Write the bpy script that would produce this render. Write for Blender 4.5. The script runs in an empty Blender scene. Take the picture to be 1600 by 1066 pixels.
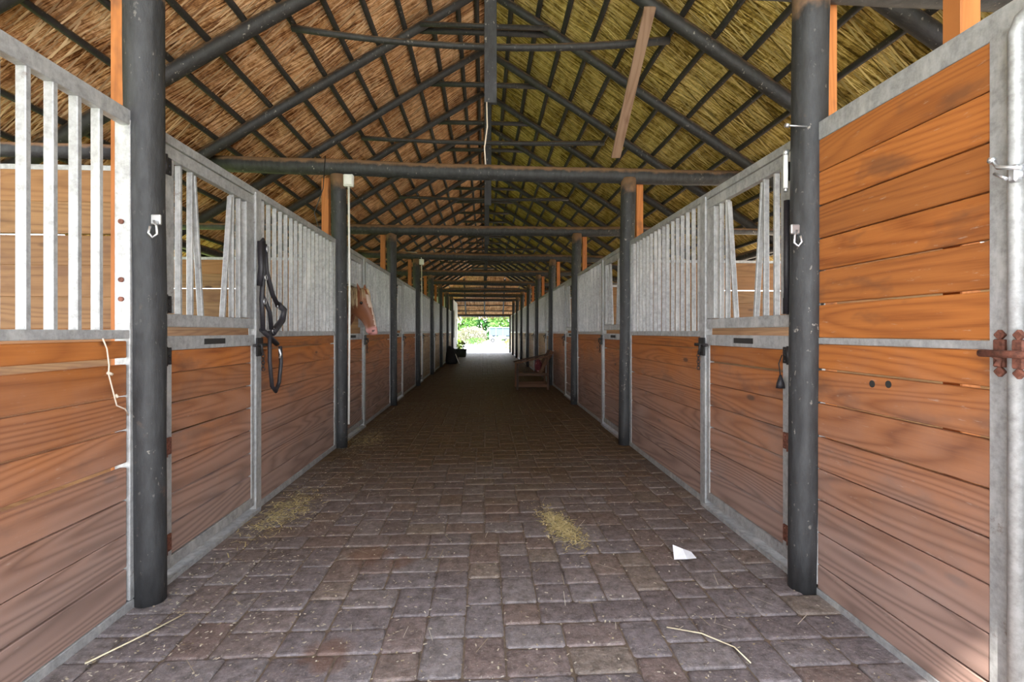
import bpy, bmesh, math, random
from mathutils import Vector, Matrix, noise
R = random.Random(7)
PI = math.pi
scn = bpy.context.scene
col = scn.collection

# ------------------------------------------------------------------ camera
cam_d = bpy.data.cameras.new('camera')
cam = bpy.data.objects.new('camera', cam_d); col.objects.link(cam)
cam_d.sensor_width = 36; cam_d.lens = 780 / 1600 * 36
cam_d.shift_y = -14 / 1600
cam_d.clip_end = 400
cam.location = (0, 0, 1.44)
cam.rotation_euler = (PI / 2, 0, -math.atan(43 / 780))
scn.camera = cam
# ------------------------------------------------------------------ world, sun, exposure
w = bpy.data.worlds.new('sky'); scn.world = w; w.use_nodes = True
nt = w.node_tree
bg = nt.nodes['Background']
tc = nt.nodes.new('ShaderNodeTexCoord'); sx = nt.nodes.new('ShaderNodeSeparateXYZ')
rp = nt.nodes.new('ShaderNodeValToRGB')
rp.color_ramp.elements[0].position = 0.0; rp.color_ramp.elements[0].color = (1.0, 1.0, 1.0, 1)
rp.color_ramp.elements[1].position = 0.8; rp.color_ramp.elements[1].color = (0.66, 0.80, 1.0, 1)
nt.links.new(tc.outputs['Generated'], sx.inputs[0]); nt.links.new(sx.outputs['Z'], rp.inputs[0])
nt.links.new(rp.outputs[0], bg.inputs['Color'])
bg.inputs['Strength'].default_value = 1.9
sd = bpy.data.lights.new('sun', 'SUN'); sun = bpy.data.objects.new('sun', sd); col.objects.link(sun)
sd.energy = 4.8; sd.angle = math.radians(1.0); sd.color = (1, 0.95, 0.87)
sun.rotation_euler = (math.radians(34), 0, math.radians(-28))
sun.location = (5, -10, 20)
scn.view_settings.view_transform = 'Standard'; scn.view_settings.look = 'None'
scn.view_settings.gamma = 1; scn.view_settings.use_curve_mapping = False
scn.view_settings.exposure = 2.1

# ------------------------------------------------------------------ constants (metres)
H = 1.44
WX = 1.83            # face of the stall fronts
BAY = 3.58
P0 = {-1: 2.78, 1: 2.72}
TOP, RAIL = 2.59, 1.41
RIDGE, SLOPE = 5.64, 0.63
EAVE = 4.9
Y0, YHIP = -1.3, 30.3
def roof_z(x): return RIDGE - SLOPE * abs(x)

# ------------------------------------------------------------------ materials
def nodes(name):
    m = bpy.data.materials.new(name); m.use_nodes = True
    t = m.node_tree; b = t.nodes['Principled BSDF']
    return m, t, b
def N(t, k, **kw):
    n = t.nodes.new(k)
    for a, v in kw.items():
        if a in n.inputs: n.inputs[a].default_value = v
        else: setattr(n, a, v)
    return n
def ramp(t, fac, stops):
    r = t.nodes.new('ShaderNodeValToRGB'); e = r.color_ramp.elements
    while len(e) < len(stops): e.new(0.5)
    for i, (p, c) in enumerate(stops):
        e[i].position = p; e[i].color = (*c, 1) if len(c) == 3 else c
    t.links.new(fac, r.inputs[0]); return r.outputs[0]
def mix(t, fac, a, b, mode='MIX'):
    n = t.nodes.new('ShaderNodeMix'); n.data_type = 'RGBA'; n.blend_type = mode
    for s, v in ((n.inputs[0], fac), (n.inputs[6], a), (n.inputs[7], b)):
        if hasattr(v, 'is_output'): t.links.new(v, s)
        elif isinstance(v, (int, float)): s.default_value = v
        else: s.default_value = (*v, 1)
    return n.outputs[2]
def mapr(t, v, a, b, c=0.0, d=1.0):
    n = t.nodes.new('ShaderNodeMapRange'); n.clamp = True
    t.links.new(v, n.inputs[0])
    for i, x in enumerate((a, b, c, d)): n.inputs[1 + i].default_value = x
    return n.outputs[0]
def math_(t, op, a, b=0.0):
    n = t.nodes.new('ShaderNodeMath'); n.operation = op
    for s, v in ((n.inputs[0], a), (n.inputs[1], b)):
        if hasattr(v, 'is_output'): t.links.new(v, s)
        else: s.default_value = v
    return n.outputs[0]
def noise_(t, vec, scale, detail=3, rough=0.55, dist=0.0):
    n = N(t, 'ShaderNodeTexNoise'); n.inputs['Scale'].default_value = scale
    n.inputs['Detail'].default_value = detail; n.inputs['Roughness'].default_value = rough
    n.inputs['Distortion'].default_value = dist
    t.links.new(vec, n.inputs['Vector']); return n.outputs['Fac']
def mapping(t, vec, scale=(1, 1, 1), rot=(0, 0, 0)):
    n = N(t, 'ShaderNodeMapping'); n.inputs['Scale'].default_value = scale; n.inputs['Rotation'].default_value = rot
    t.links.new(vec, n.inputs['Vector']); return n.outputs[0]
def bump(t, b, h, strength=0.3, dist=0.01):
    n = N(t, 'ShaderNodeBump'); n.inputs['Strength'].default_value = strength; n.inputs['Distance'].default_value = dist
    t.links.new(h, n.inputs['Height']); t.links.new(n.outputs[0], b.inputs['Normal'])
def attr(t, name, out='Vector'):
    n = N(t, 'ShaderNodeAttribute'); n.attribute_name = name; return n.outputs[out]
def objc(t): return N(t, 'ShaderNodeTexCoord').outputs['Object']
def geo(t, o='Position'): return N(t, 'ShaderNodeNewGeometry').outputs[o]

def wood_mat(name, dark, light, worn=None, knots=True, rough=0.62):
    m, t, b = nodes(name)
    gc = attr(t, 'gc')
    rnd = attr(t, 'rnd', 'Fac')
    slow = noise_(t, mapping(t, gc, (0.42, 4.6, 1)), 1.0, 1.5, 0.35)
    sep = N(t, 'ShaderNodeSeparateXYZ'); t.links.new(gc, sep.inputs[0])
    ring = math_(t, 'ADD', math_(t, 'MULTIPLY', slow, 88.0), math_(t, 'MULTIPLY', sep.outputs['Y'], 46.0))
    band = math_(t, 'POWER', math_(t, 'MULTIPLY', math_(t, 'ADD', math_(t, 'SINE', ring), 1.0), 0.5), 0.6)
    fine = noise_(t, mapping(t, gc, (3, 120, 1)), 1.0, 4, 0.7)
    f = math_(t, 'ADD', math_(t, 'ADD', math_(t, 'MULTIPLY', band, 0.24), math_(t, 'MULTIPLY', fine, 0.42)), math_(t, 'MULTIPLY', noise_(t, mapping(t, gc, (1.1, 9, 1)), 1.0, 4, 0.65), 0.42))
    c = ramp(t, f, [(0.30, dark), (0.5, tuple((a + d) / 2 for a, d in zip(dark, light))), (0.82, light)])
    # plank to plank difference
    c = mix(t, mapr(t, rnd, 0, 1, 0.0, 0.42), c, (0.30, 0.115, 0.035), 'MIX')
    c = mix(t, 1.0, c, ramp(t, math_(t, 'FRACT', math_(t, 'MULTIPLY', rnd, 7.3)), [(0, (0.82, 0.80, 0.80)), (1, (1.08, 1.05, 1.0))]), 'MULTIPLY')
    blot = noise_(t, mapping(t, gc, (1.3, 3, 1)), 1.6, 4, 0.6)
    c = mix(t, mapr(t, blot, 0.56, 0.68, 0, 0.6), c, (0.12, 0.055, 0.03))
    if knots:
        v = N(t, 'ShaderNodeTexVoronoi'); v.inputs['Scale'].default_value = 1.0
        t.links.new(mapping(t, gc, (1.6, 4.6, 1)), v.inputs['Vector'])
        c = mix(t, mapr(t, v.outputs['Distance'], 0.060, 0.105, 0.88, 0), c, (0.055, 0.02, 0.008))
    if worn:
        p = geo(t); s2 = N(t, 'ShaderNodeSeparateXYZ'); t.links.new(p, s2.inputs[0])
        nz = noise_(t, p, 1.4, 5, 0.65)
        k = mapr(t, math_(t, 'ADD', s2.outputs['Z'], math_(t, 'MULTIPLY', nz, 0.9)), 0.75, 1.75, worn[1], 0.0)
        c = mix(t, k, c, mix(t, band, tuple(x * 0.62 for x in worn[0]), worn[0]))
        scr = noise_(t, mapping(t, p, (1, 3, 22)), 3, 4, 0.7)
        c = mix(t, mapr(t, scr, 0.64, 0.74, 0, 0.35), c, (0.50, 0.44, 0.38))
    t.links.new(c, b.inputs['Base Color']); b.inputs['Roughness'].default_value = rough
    b.inputs['Specular IOR Level'].default_value = 0.3
    bump(t, b, f, 0.25, 0.004)
    return m
PINE = wood_mat('pine_planks', (0.19, 0.050, 0.010), (0.50, 0.178, 0.042), ((0.33, 0.225, 0.19), 0.95))
PINE2 = wood_mat('pale_pine_planks', (0.13, 0.068, 0.026), (0.30, 0.175, 0.078), None)
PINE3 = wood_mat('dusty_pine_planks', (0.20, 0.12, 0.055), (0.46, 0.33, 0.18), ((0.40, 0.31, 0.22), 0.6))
TIMBER = wood_mat('treated_timber', (0.34, 0.115, 0.03), (0.58, 0.22, 0.065), None, False)
GREYBOARD = wood_mat('grey_board', (0.16, 0.12, 0.09), (0.42, 0.33, 0.25), None, False)
DARKWOOD = wood_mat('dark_bench_wood', (0.008, 0.006, 0.005), (0.028, 0.018, 0.013), None, False)

def steel_mat():
    m, t, b = nodes('galvanised_steel')
    p = geo(t)
    n1 = noise_(t, p, 26, 5, 0.7); n2 = noise_(t, mapping(t, p, (3, 3, 1.0)), 2.2, 5, 0.7)
    c = ramp(t, n1, [(0.32, (0.28, 0.28, 0.275)), (0.62, (0.44, 0.445, 0.45))])
    c = mix(t, mapr(t, n2, 0.50, 0.66, 0, 0.55), c, (0.64, 0.64, 0.62))
    n3 = noise_(t, p, 9, 6, 0.75)
    c = mix(t, mapr(t, n3, 0.63, 0.72, 0, 0.7), c, (0.16, 0.11, 0.075))
    t.links.new(c, b.inputs['Base Color'])
    b.inputs['Metallic'].default_value = 0.35; b.inputs['Roughness'].default_value = 0.5
    bump(t, b, n3, 0.2, 0.003)
    return m
STEEL = steel_mat()
def pole_mat(name, base, base2, dust, dustamt=0.9):
    m, t, b = nodes(name)
    p = geo(t)
    n1 = noise_(t, mapping(t, p, (4, 4, 1.2)), 5, 5, 0.65)
    c = ramp(t, n1, [(0.3, base), (0.7, base2)])
    fl = noise_(t, mapping(t, p, (1, 1, 0.6)), 34, 3, 0.6)
    big = noise_(t, p, 3, 3)
    c = mix(t, math_(t, 'MULTIPLY', mapr(t, fl, 0.64, 0.69), mapr(t, big, 0.42, 0.6)), c, (0.24, 0.22, 0.19))
    nn = N(t, 'ShaderNodeSeparateXYZ'); t.links.new(geo(t, 'Normal'), nn.inputs[0])
    d = math_(t, 'ADD', nn.outputs['Z'], math_(t, 'MULTIPLY', math_(t, 'SUBTRACT', noise_(t, p, 11, 4), 0.5), 0.9))
    c = mix(t, mapr(t, d, 0.15, 0.5, 0, dustamt), c, dust)
    t.links.new(c, b.inputs['Base Color']); b.inputs['Roughness'].default_value = 0.6
    bump(t, b, noise_(t, mapping(t, p, (3, 3, 1)), 14, 5, 0.7), 0.5, 0.008)
    return m
POLE = pole_mat('charcoal_painted_pole', (0.014, 0.014, 0.015), (0.040, 0.041, 0.043), (0.26, 0.15, 0.08), 0.85)
POLE_R = pole_mat('roof_pole', (0.014, 0.013, 0.013), (0.032, 0.030, 0.029), (0.16, 0.095, 0.05), 0.7)

def simple(name, c, rough=0.6, metal=0.0, nz=0.0, scale=20):
    m, t, b = nodes(name)
    if nz:
        f = noise_(t, objc(t), scale, 4, 0.6)
        lo = tuple(x * (1 - nz) for x in c); hi = tuple(min(1, x * (1 + nz)) for x in c)
        t.links.new(ramp(t, f, [(0.3, lo), (0.7, hi)]), b.inputs['Base Color'])
        bump(t, b, f, 0.15, 0.003)
    else:
        b.inputs['Base Color'].default_value = (*c, 1)
    b.inputs['Roughness'].default_value = rough; b.inputs['Metallic'].default_value = metal
    return m
BLACKIRON = simple('black_iron', (0.025, 0.023, 0.024), 0.5, 0.3, 0.4)
RUST = simple('rusty_iron', (0.15, 0.055, 0.035), 0.8, 0.1, 0.5, 60)
ZINC = simple('bright_zinc', (0.62, 0.63, 0.65), 0.3, 0.8)
WHITEPL = simple('white_plastic', (0.74, 0.74, 0.70), 0.4, 0, 0.08)
BLACKLEATHER = simple('black_webbing', (0.016, 0.014, 0.018), 0.55, 0, 0.4, 60)
TWINE = simple('pale_twine', (0.62, 0.52, 0.42), 0.9)
PAPER = simple('white_paper', (0.80, 0.80, 0.84), 0.8, 0, 0.05)
HAY = simple('hay_straw', (0.50, 0.40, 0.15), 0.9, 0, 0.35, 9)
HAYPALE = simple('pale_straw', (0.66, 0.58, 0.40), 0.9, 0, 0.2, 9)
SLOT = simple('dark_slot', (0.02, 0.018, 0.016), 0.9)

def thatch_mat(name, lo, mid, hi):
    m, t, b = nodes(name)
    p = objc(t)
    # frond ribs run down the slope (object X/Z), many thin stripes along Y
    ribs = noise_(t, mapping(t, p, (1.0, 38, 1.0), (0, 0, 0.20)), 1.0, 3, 0.6, 0.4)
    rows = noise_(t, mapping(t, p, (5.5, 1.6, 3.5)), 1.0, 4, 0.7, 0.8)
    fl = noise_(t, mapping(t, p, (14, 45, 9)), 1.0, 3, 0.6, 1.5)
    f = math_(t, 'ADD', math_(t, 'ADD', math_(t, 'MULTIPLY', ribs, 0.50), math_(t, 'MULTIPLY', rows, 0.3)), math_(t, 'MULTIPLY', fl, 0.25))
    c = ramp(t, f, [(0.43, lo), (0.52, mid), (0.61, hi)])  # dark end of the ramp also paints the shadows between ribs
    t.links.new(c, b.inputs['Base Color']); b.inputs['Roughness'].default_value = 0.9
    b.inputs['Specular IOR Level'].default_value = 0.1
    bump(t, b, f, 1.0, 0.05)
    return m
TH_L = thatch_mat('dry_brown_thatch', (0.13, 0.045, 0.013), (0.60, 0.31, 0.13), (0.95, 0.66, 0.38))
TH_R = thatch_mat('bounce_tinted_thatch', (0.085, 0.050, 0.008), (0.46, 0.31, 0.075), (0.86, 0.66, 0.26))  # greenish light bounced off the grass is tinted into the right slope
def blade_mat(name, a, bcol):
    m, t, b = nodes(name)
    r = attr(t, 'rnd', 'Fac')
    t.links.new(ramp(t, r, [(0, a), (1, bcol)]), b.inputs['Base Color'])
    b.inputs['Roughness'].default_value = 0.8; b.inputs['Specular IOR Level'].default_value = 0.15
    return m
BL_L = blade_mat('dry_frond_blades', (0.18, 0.065, 0.02), (0.95, 0.70, 0.42))
BL_R = blade_mat('bounce_tinted_blades', (0.13, 0.08, 0.015), (0.90, 0.70, 0.30))  # right-slope blades carry the same painted grass bounce
STRAWM = blade_mat('loose_straw', (0.34, 0.26, 0.09), (0.80, 0.68, 0.38))
LITTER = blade_mat('dry_litter', (0.34, 0.27, 0.17), (0.72, 0.66, 0.55))

def paver_mat():
    m, t, b = nodes('stone_pavers')
    r = attr(t, 'rnd', 'Fac'); p = geo(t)
    c = ramp(t, r, [(0.0, (0.215, 0.180, 0.178)), (0.3, (0.255, 0.222, 0.225)), (0.6, (0.295, 0.262, 0.258)), (0.88, (0.25, 0.185, 0.165)), (1, (0.30, 0.25, 0.21))])
    n1 = noise_(t, p, 16, 6, 0.75); n2 = noise_(t, p, 70, 4, 0.7); n3 = noise_(t, p, 1.1, 4, 0.6)
    c = mix(t, 1.0, c, ramp(t, n1, [(0.32, (0.36, 0.34, 0.33)), (0.66, (1.06, 1.05, 1.07))]), 'MULTIPLY')
    c = mix(t, mapr(t, n2, 0.57, 0.68, 0, 0.55), c, (0.48, 0.42, 0.36))
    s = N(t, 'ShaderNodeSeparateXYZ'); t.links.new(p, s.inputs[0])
    # warm dim light of the deeper aisle, painted brown into the paver colour
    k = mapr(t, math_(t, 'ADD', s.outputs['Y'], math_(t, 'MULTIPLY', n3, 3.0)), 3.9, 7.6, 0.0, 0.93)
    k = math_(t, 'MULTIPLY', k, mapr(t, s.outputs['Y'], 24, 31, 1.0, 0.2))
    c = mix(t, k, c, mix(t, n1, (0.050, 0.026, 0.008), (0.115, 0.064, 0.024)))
    for (px_, py_, rr_) in ((-.74, 3.27, .16), (-.70, 2.26, .13), (-.52, 3.18, .10)):
        dn = N(t, 'ShaderNodeVectorMath', operation='DISTANCE'); t.links.new(p, dn.inputs[0]); dn.inputs[1].default_value = (px_, py_, 0)
        dd = math_(t, 'ADD', dn.outputs['Value'], math_(t, 'MULTIPLY', math_(t, 'SUBTRACT', noise_(t, p, 7, 3), .5), .16))
        c = mix(t, mapr(t, dd, rr_ * .6, rr_, 0.55, 0.0), c, (0.17, 0.085, 0.05))
    t.links.new(c, b.inputs['Base Color'])
    t.links.new(mapr(t, n1, 0.3, 0.7, 0.75, 0.5), b.inputs['Roughness'])
    b.inputs['Specular IOR Level'].default_value = 0.35
    bump(t, b, math_(t, 'ADD', n1, math_(t, 'MULTIPLY', n2, 0.5)), 0.8, 0.010)
    return m
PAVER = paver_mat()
SOIL = simple('soil_joint', (0.15, 0.11, 0.08), 1.0, 0, 0.4, 30)
EARTH = simple('stall_bedding', (0.26, 0.19, 0.12), 1.0, 0, 0.4, 8)
GRASS = simple('grass', (0.20, 0.25, 0.055), 1.0, 0, 0.35, 6)
CONCRETE = simple('pale_concrete', (0.66, 0.65, 0.64), 0.9, 0, 0.06, 3)
BOUNCE_SAND = simple('bounce_sand', (0.60, 0.47, 0.33), 1.0, 0, 0.15, 3)
PLASTER = simple('white_plaster', (0.66, 0.66, 0.64), 0.8, 0, 0.08, 3)

# ------------------------------------------------------------------ mesh builder
class MB:
    def __init__(s): s.v = []; s.f = []; s.g = []; s.r = []; s.m = []; s.sm = []
    def _add(s, vs, fs, gs, rnd, smooth=False, mat=0):
        b = len(s.v); s.v += vs; s.g += gs; s.r += [rnd] * len(vs)
        s.f += [tuple(b + i for i in f) for f in fs]; s.sm += [smooth] * len(fs); s.m += [mat] * len(fs)
    def box(s, c, d, rot=None, ch=0.003, rnd=None, mat=0):
        c = Vector(c); h = [x / 2 - R.uniform(0, .0007) for x in d]
        ch = min(ch, min(h) * 0.45)
        if rnd is None: rnd = R.random()
        o = Vector((R.random() * 40, R.random() * 40, R.random() * 40))
        order = sorted(range(3), key=lambda i: -d[i])
        idx = {}; vs = []; gs = []
        for sx_ in (-1, 1):
            for sy_ in (-1, 1):
                for sz_ in (-1, 1):
                    sg = (sx_, sy_, sz_)
                    for ax in range(3):
                        p = [sg[i] * (h[i] - (0 if i == ax else ch)) for i in range(3)]
                        idx[(sg, ax)] = len(vs)
                        q = Vector((p[order[0]], p[order[1]], p[order[2]]))
                        gs.append(tuple(q + o))
                        P = Vector(p)
                        if rot: P = rot @ P
                        vs.append(tuple(P + c))
        fs = []
        for ax in range(3):
            a, b = [i for i in range(3) if i != ax]
            for sg0 in (-1, 1):
                q = []
                for sa, sb in ((-1, -1), (1, -1), (1, 1), (-1, 1)):
                    g = [0] * 3; g[ax] = sg0; g[a] = sa; g[b] = sb; q.append(idx[(tuple(g), ax)])
                fs.append(q)
        for a in range(3):           # edges along axis a
            b, e = [i for i in range(3) if i != a]
            for sb in (-1, 1):
                for se in (-1, 1):
                    g1 = [0] * 3; g1[b] = sb; g1[e] = se; g2 = list(g1); g1[a] = -1; g2[a] = 1
                    fs.append([idx[(tuple(g1), b)], idx[(tuple(g2), b)], idx[(tuple(g2), e)], idx[(tuple(g1), e)]])
        for sg in {k[0] for k in idx}: fs.append([idx[(sg, 0)], idx[(sg, 1)], idx[(sg, 2)]])
        out = []
        for f in fs:
            p = [Vector(vs[i]) for i in f]; n = (p[1] - p[0]).cross(p[2] - p[0]); m = sum(p, Vector()) / len(p) - c
            out.append(f if n.dot(m) > 0 else f[::-1])
        s._add(vs, out, gs, rnd, False, mat); return s
    def tube(s, pts, rad, seg=10, cap=True, smooth=True, rnd=None, flat=None, wob=0.0, mat=0):
        pts = [Vector(p) for p in pts]; n = len(pts)
        if not isinstance(rad, (list, tuple)): rad = [rad] * n
        if rnd is None: rnd = R.random()
        o = R.random() * 40
        vs = []; gs = []; fs = []; L = 0
        up = None
        for i, p in enumerate(pts):
            d = (pts[min(i + 1, n - 1)] - pts[max(i - 1, 0)]).normalized()
            if up is None:
                up = Vector((0, 0, 1)) if abs(d.z) < 0.9 else Vector((0, 1, 0))
                if flat: up = Vector(flat)
            a = d.cross(up).normalized(); up = a.cross(d).normalized()
            if i: L += (p - pts[i - 1]).length
            for k in range(seg):
                t = 2 * PI * k / seg
                rr = rad[i]; rx = ry = rr
                if isinstance(rr, tuple): rx, ry = rr
                if wob: q = 1 + wob * noise.noise(p * 1.7 + Vector((k * 0.7, 0, o))); rx *= q; ry *= q
                v = p + a * math.cos(t) * rx + up * math.sin(t) * ry
                vs.append(tuple(v)); gs.append((L + o, t * 0.1, o))
        for i in range(n - 1):
            for k in range(seg):
                k2 = (k + 1) % seg
                fs.append((i * seg + k, i * seg + k2, (i + 1) * seg + k2, (i + 1) * seg + k))
        s._add(vs, fs, gs, rnd, smooth, mat)
        if cap:
            b = len(s.v) - len(vs)
            s.f += [tuple(b + k for k in range(seg))[::-1], tuple(b + (n - 1) * seg + k for k in range(seg))]
            s.sm += [False, False]; s.m += [mat, mat]
        return s
    def quad(s, a, b, c, d, rnd=None):
        if rnd is None: rnd = R.random()
        s._add([tuple(a), tuple(b), tuple(c), tuple(d)], [(0, 1, 2, 3)], [tuple(a)] * 4, rnd); return s
    def ball(s, c, r, seg=12, rings=8, rnd=None, jit=0.0, mat=0):
        if not isinstance(r, (tuple, list)): r = (r, r, r)
        if rnd is None: rnd = R.random()
        vs = []; fs = []
        for i in range(rings + 1):
            ph = PI * i / rings
            for k in range(seg):
                t = 2 * PI * k / seg; j = 1 + jit * (R.random() - 0.5)
                vs.append((c[0] + r[0] * math.sin(ph) * math.cos(t) * j, c[1] + r[1] * math.sin(ph) * math.sin(t) * j, c[2] + r[2] * math.cos(ph) * j))
        for i in range(rings):
            for k in range(seg):
                k2 = (k + 1) % seg
                fs.append((i * seg + k, (i + 1) * seg + k, (i + 1) * seg + k2, i * seg + k2))
        s._add(vs, fs, [tuple(v) for v in vs], rnd, True, mat); return s
    def mesh(s, name, mats):
        me = bpy.data.meshes.new(name); me.from_pydata(s.v, [], s.f)
        for m in (mats if isinstance(mats, (list, tuple)) else [mats]): me.materials.append(m)
        me.polygons.foreach_set('use_smooth', s.sm); me.polygons.foreach_set('material_index', s.m)
        a = me.attributes.new('gc', 'FLOAT_VECTOR', 'POINT'); a.data.foreach_set('vector', [x for g in s.g for x in g])
        a = me.attributes.new('rnd', 'FLOAT', 'POINT'); a.data.foreach_set('value', s.r)
        me.update(); return me
    def build(s, name, mats, parent=None, loc=(0, 0, 0)):
        o = bpy.data.objects.new(name, s.mesh(name, mats)); col.objects.link(o)
        o.location = loc
        if parent: o.parent = parent
        return o
def tag(o, label=None, cat=None, group=None, kind=None):
    if label: o['label'] = label
    if cat: o['category'] = cat
    if group: o['group'] = group
    if kind: o['kind'] = kind
    return o
def thing(name, loc, label, cat, group=None, rz=0):
    o = bpy.data.objects.new(name, None); col.objects.link(o); o.location = loc; o.rotation_euler = (0, 0, rz)
    return tag(o, label, cat, group)
def kids(o): return [c for c in bpy.data.objects if c.parent == o]
def copy_tree(o, loc=None, label=None, parent=None, _kids=None):
    tree = _kids if _kids is not None else {}
    if not tree:
        for q in bpy.data.objects:
            if q.parent: tree.setdefault(q.parent.name, []).append(q)
    c = o.copy(); col.objects.link(c)
    if parent: c.parent = parent
    if loc is not None: c.location = loc
    if label: c['label'] = label
    for ch in tree.get(o.name, []): copy_tree(ch, None, None, c, tree)
    return c
ORD = ['nearest', 'second', 'third', 'fourth', 'fifth', 'sixth', 'seventh', 'eighth', 'ninth', 'tenth', 'eleventh', 'twelfth', 'thirteenth',
       'fourteenth', 'fifteenth', 'sixteenth', 'seventeenth', 'eighteenth', 'nineteenth', 'twentieth', 'twenty-first', 'twenty-second', 'twenty-third', 'twenty-fourth', 'twenty-fifth', 'twenty-sixth']
SIDE = {-1: 'left', 1: 'right'}
def post_y(s, k): return P0[s] + BAY * k

# ------------------------------------------------------------------ ground and floor
g = MB(); g.quad((-90, -40, -0.06), (90, -40, -0.06), (90, 160, -0.06), (-90, 160, -0.06)); tag(g.build('ground', GRASS), kind='structure')
g = MB(); g.quad((4.9, -20, -0.04), (26, -20, -0.04), (26, 40, -0.04), (4.9, 40, -0.04)); tag(g.build('sand_bounce_sheet', BOUNCE_SAND), kind='structure')  # sand sheet added to bounce warm sunlight onto the left roof slope
g = MB(); g.quad((-2.4, 34.4, -0.012), (3.4, 34.4, -0.012), (9, 84, -0.012), (-3.2, 84, -0.012)); tag(g.build('driveway', CONCRETE), kind='structure')
g = MB(); g.quad((-7, -14, -0.02), (7, -14, -0.02), (7, -0.6, -0.02), (-7, -0.6, -0.02)); tag(g.build('entrance_pavement', CONCRETE), kind='structure')
g = MB()
for s in (-1, 1):
    a, b_ = sorted((s * 1.86, s * 4.75))
    g.quad((a, -1.2, -0.005), (b_, -1.2, -0.005), (b_, 35, -0.005), (a, 35, -0.005))
tag(g.build('floor', EARTH), kind='structure')
# pavers: a random three-size pattern on a 9.4 cm module, each with worn edges
U = 0.0945; NC = 40; NR = 370
fl = MB()
X0 = -NC * U / 2; YB = -0.75
filled = [[False] * NC for _ in range(NR + 4)]
rp_ = random.Random(3)
for r in range(NR):
    c = 0
    while c < NC:
        if filled[r][c]: c += 1; continue
        e = c
        while e < NC and not filled[r][e]: e += 1
        gap = e - c
        opts = [wd for wd in (2, 3) if wd <= gap and gap - wd != 1] or [gap]
        wd = rp_.choice(opts)
        ht = 2 if (wd == 3 or rp_.random() < 0.6) else 3
        for rr in range(r, r + ht):
            for cc in range(c, c + wd): filled[rr][cc] = True
        j = 0.0025; x0 = X0 + c * U + j; x1 = X0 + (c + wd) * U - j; y0 = YB + r * U + j; y1 = YB + (r + ht) * U - j
        y0 += rp_.uniform(-.002, .002); x0 += rp_.uniform(-.002, .002)
        dz = rp_.uniform(-.003, .002) ; q = 0.009
        tz = [dz + rp_.uniform(-.0012, .0012) for _ in range(4)]
        k = 0.012
        jt = [rp_.uniform(-.0025, .0025) for _ in range(8)]
        # octagonal outline with softened top edge
        def ring(ins, zz):
            a0, a1, b0, b1 = x0 + ins, x1 - ins, y0 + ins, y1 - ins
            J_ = jt
            return [(a0 + k + J_[0], b0 + J_[1], zz), (a1 - k + J_[2], b0 + J_[3], zz), (a1 + J_[2], b0 + k, zz), (a1 + J_[4], b1 - k, zz), (a1 - k, b1 + J_[5], zz), (a0 + k, b1 + J_[6], zz), (a0 + J_[7], b1 - k, zz), (a0 + J_[0], b0 + k, zz)]
        vs = ring(0, -0.035) + ring(0, dz - q) + ring(q * 0.8, dz - q * 0.18) + ring(q * 2.0, dz)
        fs = []
        for L_ in range(3):
            for i in range(8):
                i2 = (i + 1) % 8; fs.append((L_ * 8 + i, L_ * 8 + i2, L_ * 8 + 8 + i2, L_ * 8 + 8 + i))
        fs.append(tuple(24 + i for i in range(8)))
        fl._add(vs, fs, vs, rp_.random(), False)
        for fi in range(16): fl.sm[-1 - fi] = True
        c += wd
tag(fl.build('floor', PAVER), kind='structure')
g = MB(); g.quad((-1.95, -0.8, -0.009), (1.95, -0.8, -0.009), (1.95, 34.4, -0.009), (-1.95, 34.4, -0.009)); tag(g.build('floor', SOIL), kind='structure')

# ------------------------------------------------------------------ posts
for s in (-1, 1):
    for k in range(-1, 10):
        if s == -1 and k > 7: continue
        y = post_y(s, k)
        m = MB(); pts = []; rad = []
        lean = 0.035 if s < 0 else 0.05
        nseg = 15; hp = 2.56 if k == 9 else 3.42
        for i in range(nseg):
            z = -0.02 + hp * i / (nseg - 1)
            pts.append((s * (1.79 + lean * z / 3.4) + 0.006 * noise.noise(Vector((k, z, s))), y + 0.006 * noise.noise(Vector((z, k, s + 5))), z))
            rad.append(0.076 + 0.020 * z / 3.4)
        m.tube(pts, rad, 28, wob=0.05)
        o = m.build('wooden_post', POLE)
        pos = 'beside the camera' if k < 0 else ('nearest in view' if k == 0 else ORD[k] + ' from the camera')
        tag(o, f'round dark-painted wooden post in the {SIDE[s]} row of stalls, {pos}', 'post', f'dark posts along the {SIDE[s]} stalls')
        # square timber beside it
        m = MB(); h = 2.56 if k == 9 else 3.40
        m.box((s * 2.02, y + 0.14, h / 2), (0.09, 0.09, h), ch=0.004, rnd=0.2 + 0.2 * R.random())
        o = m.build('square_timber', TIMBER)
        tag(o, f'orange square timber upright behind the {("camera-side" if k < 0 else ORD[k])} post of the {SIDE[s]} row', 'timber upright', f'orange timber uprights along the {SIDE[s]} stalls')

# ------------------------------------------------------------------ crossbeams
for k in range(0, 10):
    y = (post_y(-1, k) + post_y(1, k)) / 2
    m = MB(); zl, zr = (3.52, 3.44) if k % 2 else (3.46, 3.47)
    if k == 0: zl, zr = 3.54, 3.42
    if k == 9: zl, zr = 2.62, 2.62
    hw = 3.35
    pts = [(x, y - 0.0 + 0.02 * noise.noise(Vector((x, k, 0))), zl + (zr - zl) * (x + hw) / (2 * hw) - 0.02 * (1 - (x / hw) ** 2) + 0.012 * noise.noise(Vector((x * .8, k, 3)))) for x in [-hw + 2 * hw * i / 20 for i in range(21)]]
    m.tube(pts, [0.098 + 0.006 * noise.noise(Vector((i * .4, k, 1))) for i in range(21)], 22, wob=0.05)
    tag(m.build('crossbeam', POLE), f'thick dark log crossbeam over the aisle, {ORD[k]} from the camera', 'beam', 'log crossbeams over the aisle')

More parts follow.
